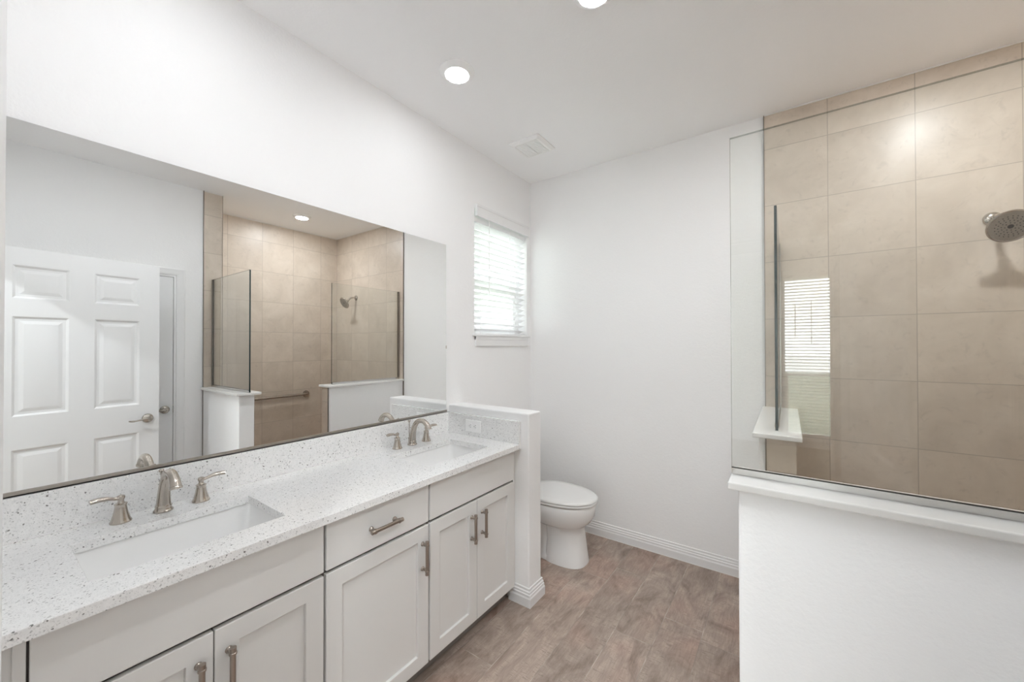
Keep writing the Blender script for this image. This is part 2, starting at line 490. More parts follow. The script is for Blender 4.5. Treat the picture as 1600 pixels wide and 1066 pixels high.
# bedroom beyond the doorway (seen reflected in the shower glass)
BX0, BX1, BZ0, BZ1 = 1.71, 2.71, 0.11, 2.42
struct('wall_bedroom_far', slab(B(), 'y', -4.365, -4.25, [-1.2, BX0, BX1, 3.7], [0.004, BZ0, BZ1, ZC], {(1, 1)}), M['bed_wall'])
struct('wall_bedroom_left', box(B(), -1.2, -1.08, -4.25, -0.115, 0.004, ZC), M['bed_wall'])
struct('wall_bedroom_right', box(B(), 3.58, 3.7, -4.25, -0.115, 0.004, ZC), M['bed_wall'])
struct('wall_bedroom_side', box(B(), W1+0.12, 3.58, -0.20, -0.115, 0.004, ZC), M['bed_wall'])
struct('wall_bedroom_corner', box(B(), -1.08, -0.14, -0.20, -0.115, 0.004, ZC), M['bed_wall'])
struct('wall_sky_block', box(B(), -4.2, -4.0, -3, 16, -0.15, 5.2), M['stucco'])  # unseen wall, added to keep sky light off the bathroom blind
struct('ground', box(B(), -40, 40, -25, 40, -0.25, -0.15), M['lawn'])
struct('ground_road', box(B(), -40, 40, -70, -25, -0.25, -0.15), M['stone'])

# half walls
struct('wall_toilet_side', box(B(), 0, XK, YK, YK2, 0, ZK), M['wall'], bev=0.009, seg=4)
AX0, AY0, AY1, ACZ = 1.669, 1.2037, 1.320, 1.0682
struct('wall_shower_front', box(B(), AX0, W1, AY0, AY1-0.008, 0, ACZ-0.02), M['wall'], bev=0.006, seg=3)
struct('wall_tile_front', box(B(), AX0+0.03, W1-0.008, AY1-0.008, AY1, 0, ACZ-0.02), M['tile_back'])
strip('trim_7', AX0+0.026, AX0+0.030, AY1-0.008, AY1+0.002, 0, ACZ-0.02)
BX_0, BX_1, BY0 = 1.676, 1.806, 1.93
struct('wall_shower_left', box(B(), BX_0, BX_1-0.008, BY0+0.008, YB-0.008, 0, ACZ-0.02), M['wall'], bev=0.004, seg=3)
struct('wall_tile_end', box(B(), BX_0+0.03, BX_1, BY0, BY0+0.008, 0, ACZ-0.02), M['tile_end'])
struct('wall_tile_inner', box(B(), BX_1-0.008, BX_1, BY0+0.008, YB-0.008, 0, ACZ-0.02), M['tile_side'])
strip('trim_8', BX_0+0.025, BX_0+0.030, BY0-0.002, BY0+0.008, 0, ACZ-0.02)

# stone caps on the two shower half walls
o = obj('half_wall_cap', box(B(), 1.6458, W1-0.008, 1.1823, 1.3538, ACZ-0.02, ACZ), M['stone'], bev=0.004, seg=3, origin=(2.05, 1.268, ACZ-0.02))
tag(o, 'white stone ledge under the large near shower glass panel', 'ledge')
o = obj('half_wall_cap', box(B(), 1.656, 1.826, 1.908, YB-0.008, ACZ-0.02, ACZ), M['stone'], bev=0.004, seg=3, origin=(1.74, 2.34, ACZ-0.02))
tag(o, 'white stone ledge running to the back wall, seen through the near shower glass', 'ledge')

# baseboards: stepped profile swept along a run
def base_run(name, pts, closed=False, h=0.100, t=0.016):
    """pts: xy corner points of the wall face, board lies on the left side of the walk"""
    prof = [(0, 0), (t, 0), (t, h*0.46), (t*0.92, h*0.50), (t*0.80, h*0.54), (t*0.80, h*0.66), (t*0.60, h*0.70), (t*0.60, h*0.80), (t*0.34, h*0.86), (t*0.34, h*0.97), (t*0.2, h), (0, h)]
    bm = B(); P = [Vector((x, y, 0)) for x, y in pts]; loops = []
    for i, p in enumerate(P):
        dirs = []
        if i > 0: dirs.append((p-P[i-1]).normalized())
        if i < len(P)-1: dirs.append((P[i+1]-p).normalized())
        ns = [Vector((-d.y, d.x, 0)) for d in dirs]
        if len(ns) == 2:
            n = (ns[0]+ns[1]); n = n/(n.dot(ns[0]))
        else: n = ns[0]
        loops.append([p + n*a + Vector((0, 0, b)) for a, b in prof])
    loft(bm, loops)
    return struct(name, bm, M['trim'])
base_run('baseboard_back', [(BX_0, YB), (0, YB)])
base_run('baseboard_left', [(0, YB-0.016), (0, YK2+0.016)])
base_run('baseboard_half_wall', [(0, YK2), (XK, YK2), (XK, YK), (0.485, YK)][::1])
base_run('baseboard_shower_left', [(BX_0, BY0+0.01), (BX_0, YB-0.016)])
base_run('baseboard_shower_front', [(W1, AY0), (AX0, AY0), (AX0, AY1)][::-1] if False else [(AX0, AY1), (AX0, AY0), (W1, AY0)][::-1][::-1])
base_run('baseboard_right', [(W1, CY1+0.056), (W1, AY0-0.016)])

# caulk line where the back baseboard meets the floor
struct('trim_9', box(B(), 0.02, BX_0, YB-0.0185, YB-0.0162, 0, 0.003), M['caulk'])

# doorway casing and jamb (near wall)
def casing(name, axis, face, sgn, a0, a1, ztop, w=0.057, t=0.016, z0=0.0):
    """three-sided door casing around opening a0..a1 on plane axis=face, projecting sgn*t"""
    bm = B()
    prof = [(0, 0), (0, 0.5), (0.25, 0.72), (0.55, 0.86), (0.8, 1.0), (0.95, 0.85), (1, 0.6), (1, 0)]
    g = 0.004
    path = [(a0-g, z0, -1, 0), (a0-g, ztop+g, -1, 1), (a1+g, ztop+g, 1, 1), (a1+g, z0, 1, 0)]
    loops = []
    for a, z, da, dz in path:
        L = []
        for s, q in prof:
            aa, zz, dd = a+da*s*w, z+dz*s*w, face+sgn*q*t
            L.append(Vector((dd, aa, zz)) if axis == 'x' else Vector((aa, dd, zz)))
        loops.append(L)
    loft(bm, loops)
    return struct(name, bm, M['trim'], bev=0)
casing('trim_10', 'y', YN, 1, DX0, DX1, DZ)
casing('trim_11', 'y', -0.115, -1, DX0, DX1, DZ, z0=0.004)
casing('trim_12', 'x', W1, -1, CY0, CY1, CZ)
def jamb(name, axis, f0, f1, a0, a1, ztop, stop, z0=0.0):
    bm = B(); t = 0.012
    def bb(p0, p1, q0, q1, z_0, z_1):
        (box(bm, p0, p1, q0, q1, z_0, z_1) if axis == 'x' else box(bm, q0, q1, p0, p1, z_0, z_1))
    bb(f0, f1, a0, a0+t, z0, ztop); bb(f0, f1, a1-t, a1, z0, ztop); bb(f0, f1, a0+t, a1-t, ztop-t, ztop)
    s0, s1 = stop
    bb(s0, s1, a0+t, a0+t+0.01, z0, ztop-t); bb(s0, s1, a1-t-0.01, a1-t, z0, ztop-t); bb(s0, s1, a0+t+0.01, a1-t-0.01, ztop-t-0.01, ztop-t)
    return struct(name, bm, M['trim'])
jamb('trim_13', 'y', -0.115, YN, DX0, DX1, DZ, (-0.075, -0.035), z0=0.004)
jamb('trim_14', 'x', W1, W1+0.12, CY0, CY1, CZ, (W1+0.040, W1+0.075))

# ------------------------------------------------------------------ six-panel doors
def lever_handle(parent, x, z, face_y, direction, face_sign):
    """lever set on a leaf in leaf coordinates: x along leaf, y through it"""
    bm = B(); fs = face_sign
    lathe(bm, (x, face_y, z), (0, fs, 0), [(0.033, 0), (0.033, 0.003), (0.029, 0.010), (0.020, 0.016), (0.013, 0.020), (0.012, 0.045), (0.014, 0.050), (0.012, 0.056), (0.004, 0.058)], 32)
    y = face_y + fs*0.047
    tube(bm, [(x, y, z), (x+direction*0.03, y, z+0.001), (x+direction*0.065, y-fs*0.002, z-0.004), (x+direction*0.095, y-fs*0.004, z-0.006), (x+direction*0.115, y+fs*0.002, z-0.002)],
         [0.009, 0.008, 0.0065, 0.008, 0.006], 16, flat=(1, 0.8))
    return obj('lever_handle', bm, M['door_nickel'], parent, smooth=True)

def panel_door(name, width, height, th):
    """leaf spans x 0..width, y 0..th (both faces panelled), z 0..height"""
    root = empty(name, (0, 0, 0)); root['kind'] = 'structure'
    st, ml = 0.112, 0.116
    pw = (width-2*st-ml)/2
    xs = [0, st, st+pw, st+pw+ml, width-st, width]
    zs = [0, 0.215, 0.80, 1.000, 1.605, 1.715, 1.915, height]
    holes = [(i, j) for i in (1, 3) for j in (1, 3, 5)]
    bm = B()
    for side in (0, 1):
        y0 = 0 if side == 0 else th; s = 1 if side == 0 else -1
        for i in range(5):
            for j in range(7):
                if (i, j) not in holes:
                    a, b, c, d = xs[i], xs[i+1], zs[j], zs[j+1]
                    bm.faces.new([bm.verts.new((p, y0, q)) for p, q in ((a,c),(b,c),(b,d),(a,d))])
                else:
                    # raised panel: ogee down, flat groove, bevel up, field
                    steps = [(0, 0), (0.006, 0.0035), (0.012, 0.0085), (0.020, 0.0095), (0.026, 0.0090), (0.044, 0.0035), (0.047, 0.0030)]
                    loops = []
                    for ins, dep in steps:
                        a, b, c, d = xs[i]+ins, xs[i+1]-ins, zs[j]+ins, zs[j+1]-ins
                        loops.append([Vector((p, y0+s*dep, q)) for p, q in ((a,c),(b,c),(b,d),(a,d))])
                    loft(bm, loops, cap0=False, cap1=True)
    for a, b, c, d in ((0,0,0,height), (width,width,0,height)):
        bm.faces.new([bm.verts.new(p) for p in ((a,0,c),(a,th,c),(a,th,d),(a,0,d))])
    for z in (0, height):
        bm.faces.new([bm.verts.new(p) for p in ((0,0,z),(width,0,z),(width,th,z),(0,th,z))])
    bmesh.ops.remove_doubles(bm, verts=bm.verts, dist=0.0002)
    obj('door_leaf', bm, M['door'], root, smooth=True, sharp=12)
    return root

# open bathroom door: hinge near (1.995, 0.03), leaf swung towards the right wall
d1 = panel_door('door_1', 0.80, 2.022, 0.035)
ang = math.atan2(0.835-0.035, 2.088-1.992)
d1.location = (1.992+0.035*math.sin(ang), 0.036-0.035*math.cos(ang), 0.010)
d1.rotation_euler = (0, 0, ang)
lever_handle(d1, 0.735, 0.893, 0.035, -1, 1)
lever_handle(d1, 0.735, 0.893, 0.0, -1, -1)
bm = B(); box(bm, 0.8, 0.8012, 0.005, 0.030, 0.865, 0.922); obj('latch_plate', bm, M['nickel'], d1)
for z in (0.20, 1.0, 1.80):
    bm = B(); cyl(bm, (-0.004, -0.004, z), (-0.004, -0.004, z+0.09), 0.006, 12); box(bm, -0.0035, 0.028, -0.0015, 0.0, z, z+0.09)
    obj('hinge', bm, M['nickel'], d1, smooth=True)
# closet door, closed, in the right wall
d2 = panel_door('door_2', CY1-CY0-0.030, 2.005, 0.035)
d2.location = (W1+0.040, CY0+0.015, 0.010); d2.rotation_euler = (0, 0, math.pi/2)
lever_handle(d2, 0.632, 0.893, 0.035, -1, 1)
bm = B(); box(bm, W1+0.001, W1+0.012, CY1-0.0125, CY1-0.0105, 0.87, 0.93)
o = obj('strike_plate', bm, M['edge_strip'], origin=(W1+0.006, CY1-0.0115, 0.87))
tag(o, 'small dark metal strike plate on the closet door jamb', 'strike plate')

# ------------------------------------------------------------------ window and blind (left wall)
def window(name, axis, f0, f1, u0, u1, z0, z1, zm):
    """vinyl single-hung window in an opening; f0 outer, f1 inner depth"""
    root = empty(name, ((f0 if axis == 'x' else u0), (u0 if axis == 'x' else f0), z0)); root['kind'] = 'structure'
    org = root.location.copy()
    def part(n, boxes, mt, bev=0.002):
        bm = B()
        for a0, a1, b0, b1, c0, c1 in boxes:
            box(bm, a0, a1, b0, b1, c0, c1) if axis == 'x' else box(bm, b0, b1, a0, a1, c0, c1)
        bmesh.ops.translate(bm, verts=bm.verts, vec=-org)
        return obj(n, bm, mt, root, bev=bev)
    w = 0.04; fm = (f0+f1)/2
    part('window_frame', [(f0, f1, u0, u0+w, z0, z1), (f0, f1, u1-w, u1, z0, z1), (f0, f1, u0+w, u1-w, z0, z0+w), (f0, f1, u0+w, u1-w, z1-w, z1)], M['vinyl'])
    s = 0.035
    part('sash', [(fm, f1-0.005, u0+w, u0+w+s, z0+w, zm), (fm, f1-0.005, u1-w-s, u1-w, z0+w, zm), (fm, f1-0.005, u0+w+s, u1-w-s, z0+w, z0+w+s), (fm, f1-0.005, u0+w+s, u1-w-s, zm-s, zm)], M['vinyl'])
    part('pane', [(fm-0.014, fm-0.010, u0+w, u1-w, zm-0.02, z1-w)], M['pane'], 0)
    part('pane', [(fm+0.008, fm+0.012, u0+w+s, u1-w-s, z0+w+s, zm-s)], M['pane'], 0)
    return root
window('window_1', 'x', -0.135, -0.085, WY0, WY1, WZ0, WZ1, 1.90)
window('window_2', 'y', -4.36, -4.31, BX0, BX1, BZ0, BZ1, 1.03)

# stool and apron
struct('trim_15', box(B(), -0.083, 0.024, WY0-0.020, WY1+0.018, WZ0-0.002, WZ0+0.014), M['trim'], bev=0.004, seg=3)
bm = B()
box(bm, 0.0, 0.014, WY0+0.002, WY1-0.004, 1.430, WZ0-0.002); box(bm, 0.0, 0.018, WY0+0.002, WY1-0.004, 1.475, WZ0-0.002)
struct('trim_16', bm, M['trim'], bev=0.003)
struct('trim_20', box(B(), BX0-0.04, BX1+0.043, -4.25, -4.215, BZ0-0.02, BZ0), M['trim'], bev=0.004)

def blind(root, u0, u1, z0, z1, depth, tilt, pitch, slw, place, wand_u, cords, head=True):
    """horizontal blind; place(u, d, z) turns along/depth/height into local coordinates"""
    def lf(bm, loops): loft(bm, [[place(*q) for q in L] for L in loops])
    def bx(bm, a0, a1, d0, d1, c0, c1):
        lf(bm, [[(a0,d0,c0),(a0,d1,c0),(a0,d1,c1),(a0,d0,c1)], [(a1,d0,c0),(a1,d1,c0),(a1,d1,c1),(a1,d0,c1)]])
    bm = B(); n = int((z1-z0-0.03)/pitch)
    for i in range(n):
        zc = z1-0.035-pitch*(i+0.5); L0 = []
        for s in range(7):
            t = s/6-0.5; a = tilt
            cr = 0.0028*(1-(2*t)**2)
            L0.append((t*slw*math.cos(a)-cr*math.sin(a), t*slw*math.sin(a)+cr*math.cos(a)))
        sec = [(d, z) for d, z in L0] + [(d+0.0003, z-0.0022) for d, z in L0[::-1]]
        lf(bm, [[(uu, depth+d, zc+z) for d, z in sec] for uu in (u0, u1)])
    sl = obj('slats', bm, M['vinyl'], root, smooth=True, sharp=50)
    bm = B(); bx(bm, u0, u1, depth-0.025, depth+0.025, z1-0.035, z1-0.002); obj('headrail', bm, M['vinyl'], root)
    zb = z1-0.035-pitch*n-0.006
    bm = B(); bx(bm, u0, u1, depth-0.024, depth+0.024, zb-0.012, zb+0.004); obj('bottom_rail', bm, M['vinyl'], root, bev=0.003)
    for c in cords:
        bm = B()
        for dd in (-0.024, 0.026):
            cyl(bm, place(c, depth+dd, zb), place(c, depth+dd, z1-0.03), 0.0009, 6)
        obj('ladder_cord', bm, M['vinyl'], root)
    return sl
br = empty('window_blind', (-0.035, WY0, WZ0+0.014))
tag(br, 'white horizontal slat blind with a tilt wand in the small window over the toilet', 'blind')
pl = lambda u, d, z: Vector((-0.035+d, u, z)) - br.location
blind(br, WY0+0.006, WY1-0.010, WZ0+0.018, 2.345, 0.0, math.radians(19), 0.0436, 0.050, pl, None, (2.12, 2.55))
bm = B(); box(bm, 0.0, 0.0, 0, 0, 0, 0) if False else None
cyl(bm, pl(2.205, 0.040, 2.330), pl(2.205, 0.040, 1.815), 0.004, 10); cyl(bm, pl(2.205, 0.040, 2.345), pl(2.205, 0.040, 2.328), 0.006, 10)
obj('tilt_wand', bm, M['plastic'], br, smooth=True)
bm = B(); cyl(bm, pl(2.475, 0.030, 2.33), pl(2.475, 0.030, 1.90), 0.0010, 6)
lathe(bm, pl(2.475, 0.030, 1.905), (0, 0, -1), [(0.002, 0), (0.006, 0.008), (0.007, 0.022), (0.004, 0.026)], 12)
obj('lift_cord', bm, M['plastic'], br, smooth=True)
bm = B()   # valance sits on the wall face with short returns
box(bm, 0.010, 0.020, WY0+0.010, WY1+0.006, 2.345, 2.425); box(bm, 0.006, 0.024, WY0+0.008, WY1+0.008, 2.410, 2.428); box(bm, 0.008, 0.022, WY0+0.009, WY1+0.007, 2.343, 2.352)
box(bm, 0.0005, 0.010, WY0+0.010, WY0+0.020, 2.345, 2.425); box(bm, 0.0005, 0.010, WY1-0.004, WY1+0.006, 2.345, 2.425)
bmesh.ops.translate(bm, verts=bm.verts, vec=-br.location)
obj('valance', bm, M['vinyl'], br, bev=0.002)

bb = empty('window_blind', (2.2, -4.285, BZ0))
tag(bb, 'white slat blind over the tall bedroom window, seen reflected in the shower glass', 'blind')
pb = lambda u, d, z: Vector((u, -4.285+d, z)) - bb.location
blind(bb, BX0+0.006, BX1-0.006, BZ0+0.004, BZ1-0.002, 0.0, math.radians(14), 0.0436, 0.050, pb, None, (1.86, 2.54))
bm = B(); cyl(bm, pb(1.87, 0.04, 2.0), pb(1.87, 0.04, 1.55), 0.005, 8); obj('tilt_wand', bm, M['slot'], bb)
bm = B(); cyl(bm, pb(2.05, 0.04, 2.05), pb(2.05, 0.04, 1.45), 0.004, 8); obj('lift_cord', bm, M['slot'], bb)

# ------------------------------------------------------------------ mirror
mr = empty('wall_mirror', (0.0, 0.91, ZMB))
tag(mr, 'wide frameless wall mirror above the double vanity', 'mirror')
bm = B(); box(bm, 0.0005, 0.0055, YN+0.004, YM, ZMB+0.002, ZMT)
bmesh.ops.translate(bm, verts=bm.verts, vec=-mr.location); obj('mirror_glass', bm, M['mirror'], mr)
bm = B(); box(bm, 0.0005, 0.0095, YN+0.004, YM+0.003, ZMB-0.003, ZMB+0.0005); box(bm, 0.0065, 0.0095, YN+0.004, YM+0.003, ZMB-0.003, ZMB+0.0105)
bmesh.ops.translate(bm, verts=bm.verts, vec=-mr.location); obj('bottom_channel', bm, M['mirror_rail'], mr)
bm = B(); box(bm, 0.0005, 0.0085, YM-0.002, YM+0.002, 1.415, 1.434)
bmesh.ops.translate(bm, verts=bm.verts, vec=-mr.location); obj('mirror_clip', bm, M['steel'], mr)

# ------------------------------------------------------------------ vanity cabinets
FX = 0.54           # front face of doors
FT = 0.019
def vpull(parent, x, y, z, vertical=True, L=0.140, cc=0.102):
    """bar pull with collars; local coordinates of parent"""
    bm = B(); r = 0.0055; so = 0.028
    ax = Vector((0, 0, 1)) if vertical else Vector((0, 1, 0))
    c = Vector((x+so, y, z))
    prof = [(0.0045, 0), (0.0080, 0.0015), (0.0080, 0.013), (0.0095, 0.0145), (0.0095, 0.019), (0.0070, 0.0205)]
    prof2 = [(r_, L-h) for r_, h in prof[::-1]]
    lathe(bm, c-ax*L/2, ax, prof+prof2, 20)
    for s in (-1, 1):
        p = Vector((x, y, z)) + ax*s*cc/2
        lathe(bm, p, (1, 0, 0), [(0.0095, 0), (0.0090, 0.003), (0.0062, 0.006), (0.0060, so)], 16)
    return obj('pull_handle', bm, M['pull'], parent, smooth=True)

def shaker(parent, y0, y1, z0, z1, org, side=None, w=0.057):
    """shaker door between y0..y1, z0..z1 (world), side = y of the handle"""
    bm = B(); x0, x1 = FX-FT, FX
    slab(bm, 'x', x0, x1, [y0, y0+w, y1-w, y1], [z0, z0+w, z1-w, z1], {(1, 1)})
    box(bm, x0, x1-0.011, y0+w, y1-w, z0+w, z1-w)
    bmesh.ops.translate(bm, verts=bm.verts, vec=-Vector(org))
    o = obj('door', bm, M['cabinet'], parent, bev=0.0018)
    if side is not None:
        vpull(o, FX-org[0], side-org[1], z1-0.050-0.070-org[2])
    return o

def cabinet(name, y0, y1, label):
    root = empty(name, (0.27, (y0+y1)/2, 0.0)); tag(root, label, 'cabinet', 'vanity base cabinets')
    org = root.location.copy()
    bm = B()
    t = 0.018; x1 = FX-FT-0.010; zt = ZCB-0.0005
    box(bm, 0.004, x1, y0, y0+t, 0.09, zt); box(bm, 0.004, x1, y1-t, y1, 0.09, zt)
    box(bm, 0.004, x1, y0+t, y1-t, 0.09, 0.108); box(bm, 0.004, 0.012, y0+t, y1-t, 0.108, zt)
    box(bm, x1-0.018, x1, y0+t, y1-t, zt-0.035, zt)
    bmesh.ops.translate(bm, verts=bm.verts, vec=-org); obj('carcass', bm, M['cab_shade'], root)
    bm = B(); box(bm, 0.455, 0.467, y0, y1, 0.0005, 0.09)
    bmesh.ops.translate(bm, verts=bm.verts, vec=-org); obj('toe_kick', bm, M['cab_shade'], root)
    return root, org

def front(parent, org, name, y0, y1, z0, z1):
    bm = B(); box(bm, FX-FT, FX, y0, y1, z0, z1)
    bmesh.ops.translate(bm, verts=bm.verts, vec=-Vector(org))
    return obj(name, bm, M['cabinet'], parent, bev=0.002)

ZF0, ZF1, ZD0, ZD1 = 0.692, 0.850, 0.100, 0.680
g = 0.004
c1, og = cabinet('sink_base_cabinet', 0.070, 0.681, 'warm grey sink base cabinet under the nearer sink, cut by the photo edge')
front(c1, og, 'false_front', 0.0735, 0.681-g, ZF0, ZF1)
shaker(c1, 0.0735, 0.3785, ZD0, ZD1, og, 0.3785-0.032)
shaker(c1, 0.3815, 0.681-g, ZD0, ZD1, og, 0.3815+0.032)
c2, og = cabinet('drawer_base_cabinet', 0.682, 1.134, 'warm grey middle cabinet with one drawer above a single door')
dr = front(c2, og, 'drawer', 0.682+g, 1.134-g, ZF0, ZF1)
vpull(dr, FX-og[0], 0.905-og[1], 0.766-og[2], vertical=False)
shaker(c2, 0.682+g, 1.134-g, ZD0, ZD1, og, 1.134-g-0.033)
c3, og = cabinet('sink_base_cabinet', 1.135, 1.757, 'warm grey sink base cabinet beside the white half wall')
front(c3, og, 'false_front', 1.135+g, 1.757-g, ZF0, ZF1)
shaker(c3, 1.135+g, 1.4425, ZD0, ZD1, og, 1.4425-0.040)
shaker(c3, 1.4455, 1.757-g, ZD0, ZD1, og, 1.4455+0.035)
# filler strips at both ends
def filler(y0, y1, lab, yr=None):
    bm = B(); box(bm, 0.50, 0.521, y0, y1, 0.09, ZCB-0.0005)
    if yr: box(bm, 0.50, 0.533, yr[0], yr[1], 0.09, ZCB-0.0005)
    o = obj('cabinet_filler', bm, M['cabinet'], bev=0.001, origin=(0.51, (y0+y1)/2, 0.09)); tag(o, lab, 'filler strip')
filler(YN+0.001, 0.0695, 'grey filler strip between the near wall and the first cabinet', (0.052, 0.0695))
filler(1.7575, YK-0.001, 'narrow grey filler strip between the last cabinet and the half wall', (1.7575, 1.768))
o = obj('toe_kick_end', box(B(), 0.455, 0.467, 1.7575, YK-0.001, 0.0005, 0.0895), M['cab_shade'], origin=(0.461, 1.775, 0)); tag(o, 'short grey toe kick piece beside the half wall base', 'toe kick')

# ------------------------------------------------------------------ counter, splashes, sinks
S1 = (0.163, 0.450, 0.165, 0.598)     # x0 x1 y0 y1 of the cut-outs
S2 = (0.163, 0.450, 1.214, 1.644)
bm = slab(B(), 'z', ZCB, ZCT, [0.001, S1[0], S1[1], XS], [YN+0.001, S1[2], S1[3], S2[2], S2[3], YK-0.001], {(1, 1), (1, 3)})
o = obj('countertop', bm, M['quartz'], bev=0.0018, origin=(0.28, 0.9, ZCB))
tag(o, 'white quartz counter with grey flecks and two sink cut-outs', 'countertop')
o = obj('backsplash', box(B(), 0.001, 0.020, YN+0.001, YK-0.001, ZCT+0.0003, ZS), M['quartz'], bev=0.0015, origin=(0.01, 0.9, ZCT))
tag(o, 'long speckled quartz splash strip under the mirror', 'backsplash')
o = obj('backsplash', box(B(), 0.0205, XS-0.001, YK-0.020, YK-0.001, ZCT+0.0003, ZS), M['quartz'], bev=0.0015, origin=(0.28, YK-0.01, ZCT))
tag(o, 'short speckled quartz side splash with the outlet, against the half wall', 'backsplash')

def sink():
    root = empty('undermount_sink', (0, 0, 0))
    x0, x1, y0, y1 = -0.149, 0.149, -0.222, 0.222
    bm = B(); L = []
    for ins, z, r in ((-0.020, -0.001, 0.03), (-0.020, -0.012, 0.03), (-0.008, -0.030, 0.03), (0.006, -0.12, 0.03), (0.03, -0.150, 0.04), (0.11, -0.160, 0.02)):
        L.append(rrect(x0+ins, x1-ins, y0+ins, y1-ins, z, r))
    inner = []
    for ins, z, r in ((0.0, -0.001, 0.018), (0.001, -0.006, 0.018), (0.010, -0.060, 0.022), (0.022, -0.115, 0.030), (0.040, -0.136, 0.036), (0.07, -0.143, 0.040), (0.118, -0.146, 0.020)):
        inner.append(rrect(x0+ins, x1-ins, y0+ins, y1-ins, z, r))
    loft(bm, L[::-1] + inner)
    obj('basin', bm, M['sink'], root, smooth=True, sharp=60)
    bm = B(); lathe(bm, (0, 0, -0.1455), (0, 0, 1), [(0.030, 0), (0.031, 0.002), (0.027, 0.004), (0.020, 0.002), (0.019, 0.006), (0.004, 0.008)], 28)
    obj('drain', bm, M['nickel'], root, smooth=True)
    return root
s1 = sink(); s1.location = (0.3065, (S1[2]+S1[3])/2, ZCB)
tag(s1, 'rectangular white undermount basin at the near end of the counter', 'sink', 'undermount sinks')
s2 = copy_tree(s1); s2.location = (0.3065, (S2[2]+S2[3])/2, ZCB)
s2['label'] = 'rectangular white undermount basin beside the outlet and half wall'

def faucet():
    root = empty('widespread_faucet', (0, 0, 0))
    bm = B()   # flared base rings
    lathe(bm, (0, 0, 0), (0, 0, 1), [(0.0255, 0), (0.0260, 0.004), (0.0225, 0.008), (0.0215, 0.014), (0.0220, 0.018), (0.0195, 0.022)], 32)
    tube(bm, [(0, 0, 0.018), (0.003, 0, 0.050), (0.012, 0, 0.088), (0.028, 0, 0.118), (0.056, 0, 0.137), (0.092, 0, 0.139), (0.120, 0, 0.122), (0.130, 0, 0.106)],
         [0.0198, 0.0172, 0.0150, 0.0135, 0.0128, 0.0130, 0.0145, 0.0158], 24)
    lathe(bm, (0.1298, 0, 0.108), (0.32, 0, -1), [(0.0155, 0), (0.0168, 0.002), (0.0168, 0.007), (0.0150, 0.009), (0.011, 0.0085), (0.0105, 0.004)], 28)
    obj('spout', bm, M['nickel'], root, smooth=True)
    bm = B(); cyl(bm, (-0.026, 0, 0.035), (-0.026, 0, 0.120), 0.0024, 10); lathe(bm, (-0.026, 0, 0.118), (0, 0, 1), [(0.003, 0), (0.0035, 0.004), (0.0070, 0.008), (0.0075, 0.012), (0.004, 0.016)], 16)
    lathe(bm, (-0.026, 0, 0.0), (0, 0, 1), [(0.005, 0), (0.005, 0.036), (0.003, 0.038)], 12)
    obj('lift_rod', bm, M['nickel'], root, smooth=True)
    for s in (-1, 1):
        y = s*0.1015
        bm = B()
        lathe(bm, (0, y, 0), (0, 0, 1), [(0.0255, 0), (0.0260, 0.003), (0.0245, 0.006), (0.0215, 0.012), (0.0210, 0.016), (0.0170, 0.030), (0.0145, 0.045), (0.0138, 0.053), (0.0152, 0.055), (0.0152, 0.058), (0.0110, 0.060)], 32)
        h = obj('valve_body', bm, M['nickel'], root, smooth=True)
        bm = B()
        lathe(bm, (0, y, 0.059), (0, 0, 1), [(0.0105, 0), (0.0080, 0.004), (0.0072, 0.009), (0.0095, 0.014), (0.0105, 0.018), (0.0090, 0.023), (0.003, 0.0255)], 24)
        tube(bm, [(0, y, 0.076), (0.002, y+s*0.015, 0.077), (0.004, y+s*0.032, 0.0825), (0.006, y+s*0.050, 0.0845), (0.007, y+s*0.068, 0.0830)], [0.0080, 0.0070, 0.0086, 0.0098, 0.0094], 16, flat=(1.15, 0.72))
        obj('lever', bm, M['nickel'], h, smooth=True)
    return root
f1 = faucet(); f1.location = (0.080, 0.379, ZCT+0.0002)
tag(f1, 'brushed nickel two-lever faucet behind the near sink', 'faucet', 'widespread faucets')
f2 = copy_tree(f1); f2.location = (0.080, 1.430, ZCT+0.0002)
f2['label'] = 'brushed nickel two-lever faucet behind the far sink near the half wall'

# outlet on the side splash
ou = empty('wall_outlet', (0.229, YK-0.020, 0.947))
tag(ou, 'white duplex outlet mounted sideways on the quartz side splash', 'outlet')
bm = B(); box(bm, -0.060, 0.060, -0.0055, -0.0002, -0.036, 0.036); obj('cover_plate', bm, M['plastic'], ou, bev=0.002)
for s in (-1, 1):
    bm = B(); loft(bm, [[Vector((s*0.0195+dx, y_, dz)) for dx, dz in ((-0.0135,-0.010),(-0.009,-0.0165),(0.009,-0.0165),(0.0135,-0.010),(0.0135,0.010),(0.009,0.0165),(-0.009,0.0165),(-0.0135,0.010))] for y_ in (-0.0052, -0.0072)])
    rc = obj('receptacle', bm, M['plastic'], ou)
    bm = B()
    for dz in (-0.0062, 0.0062): box(bm, s*0.0195-0.002, s*0.0195+0.0055, -0.0076, -0.0070, dz-0.0011, dz+0.0011)
    lathe(bm, (s*0.0195-0.0075, -0.0070, 0), (0, -1, 0), [(0.0023, 0), (0.0023, 0.0006)], 10)
    obj('slots', bm, M['slot'], rc)

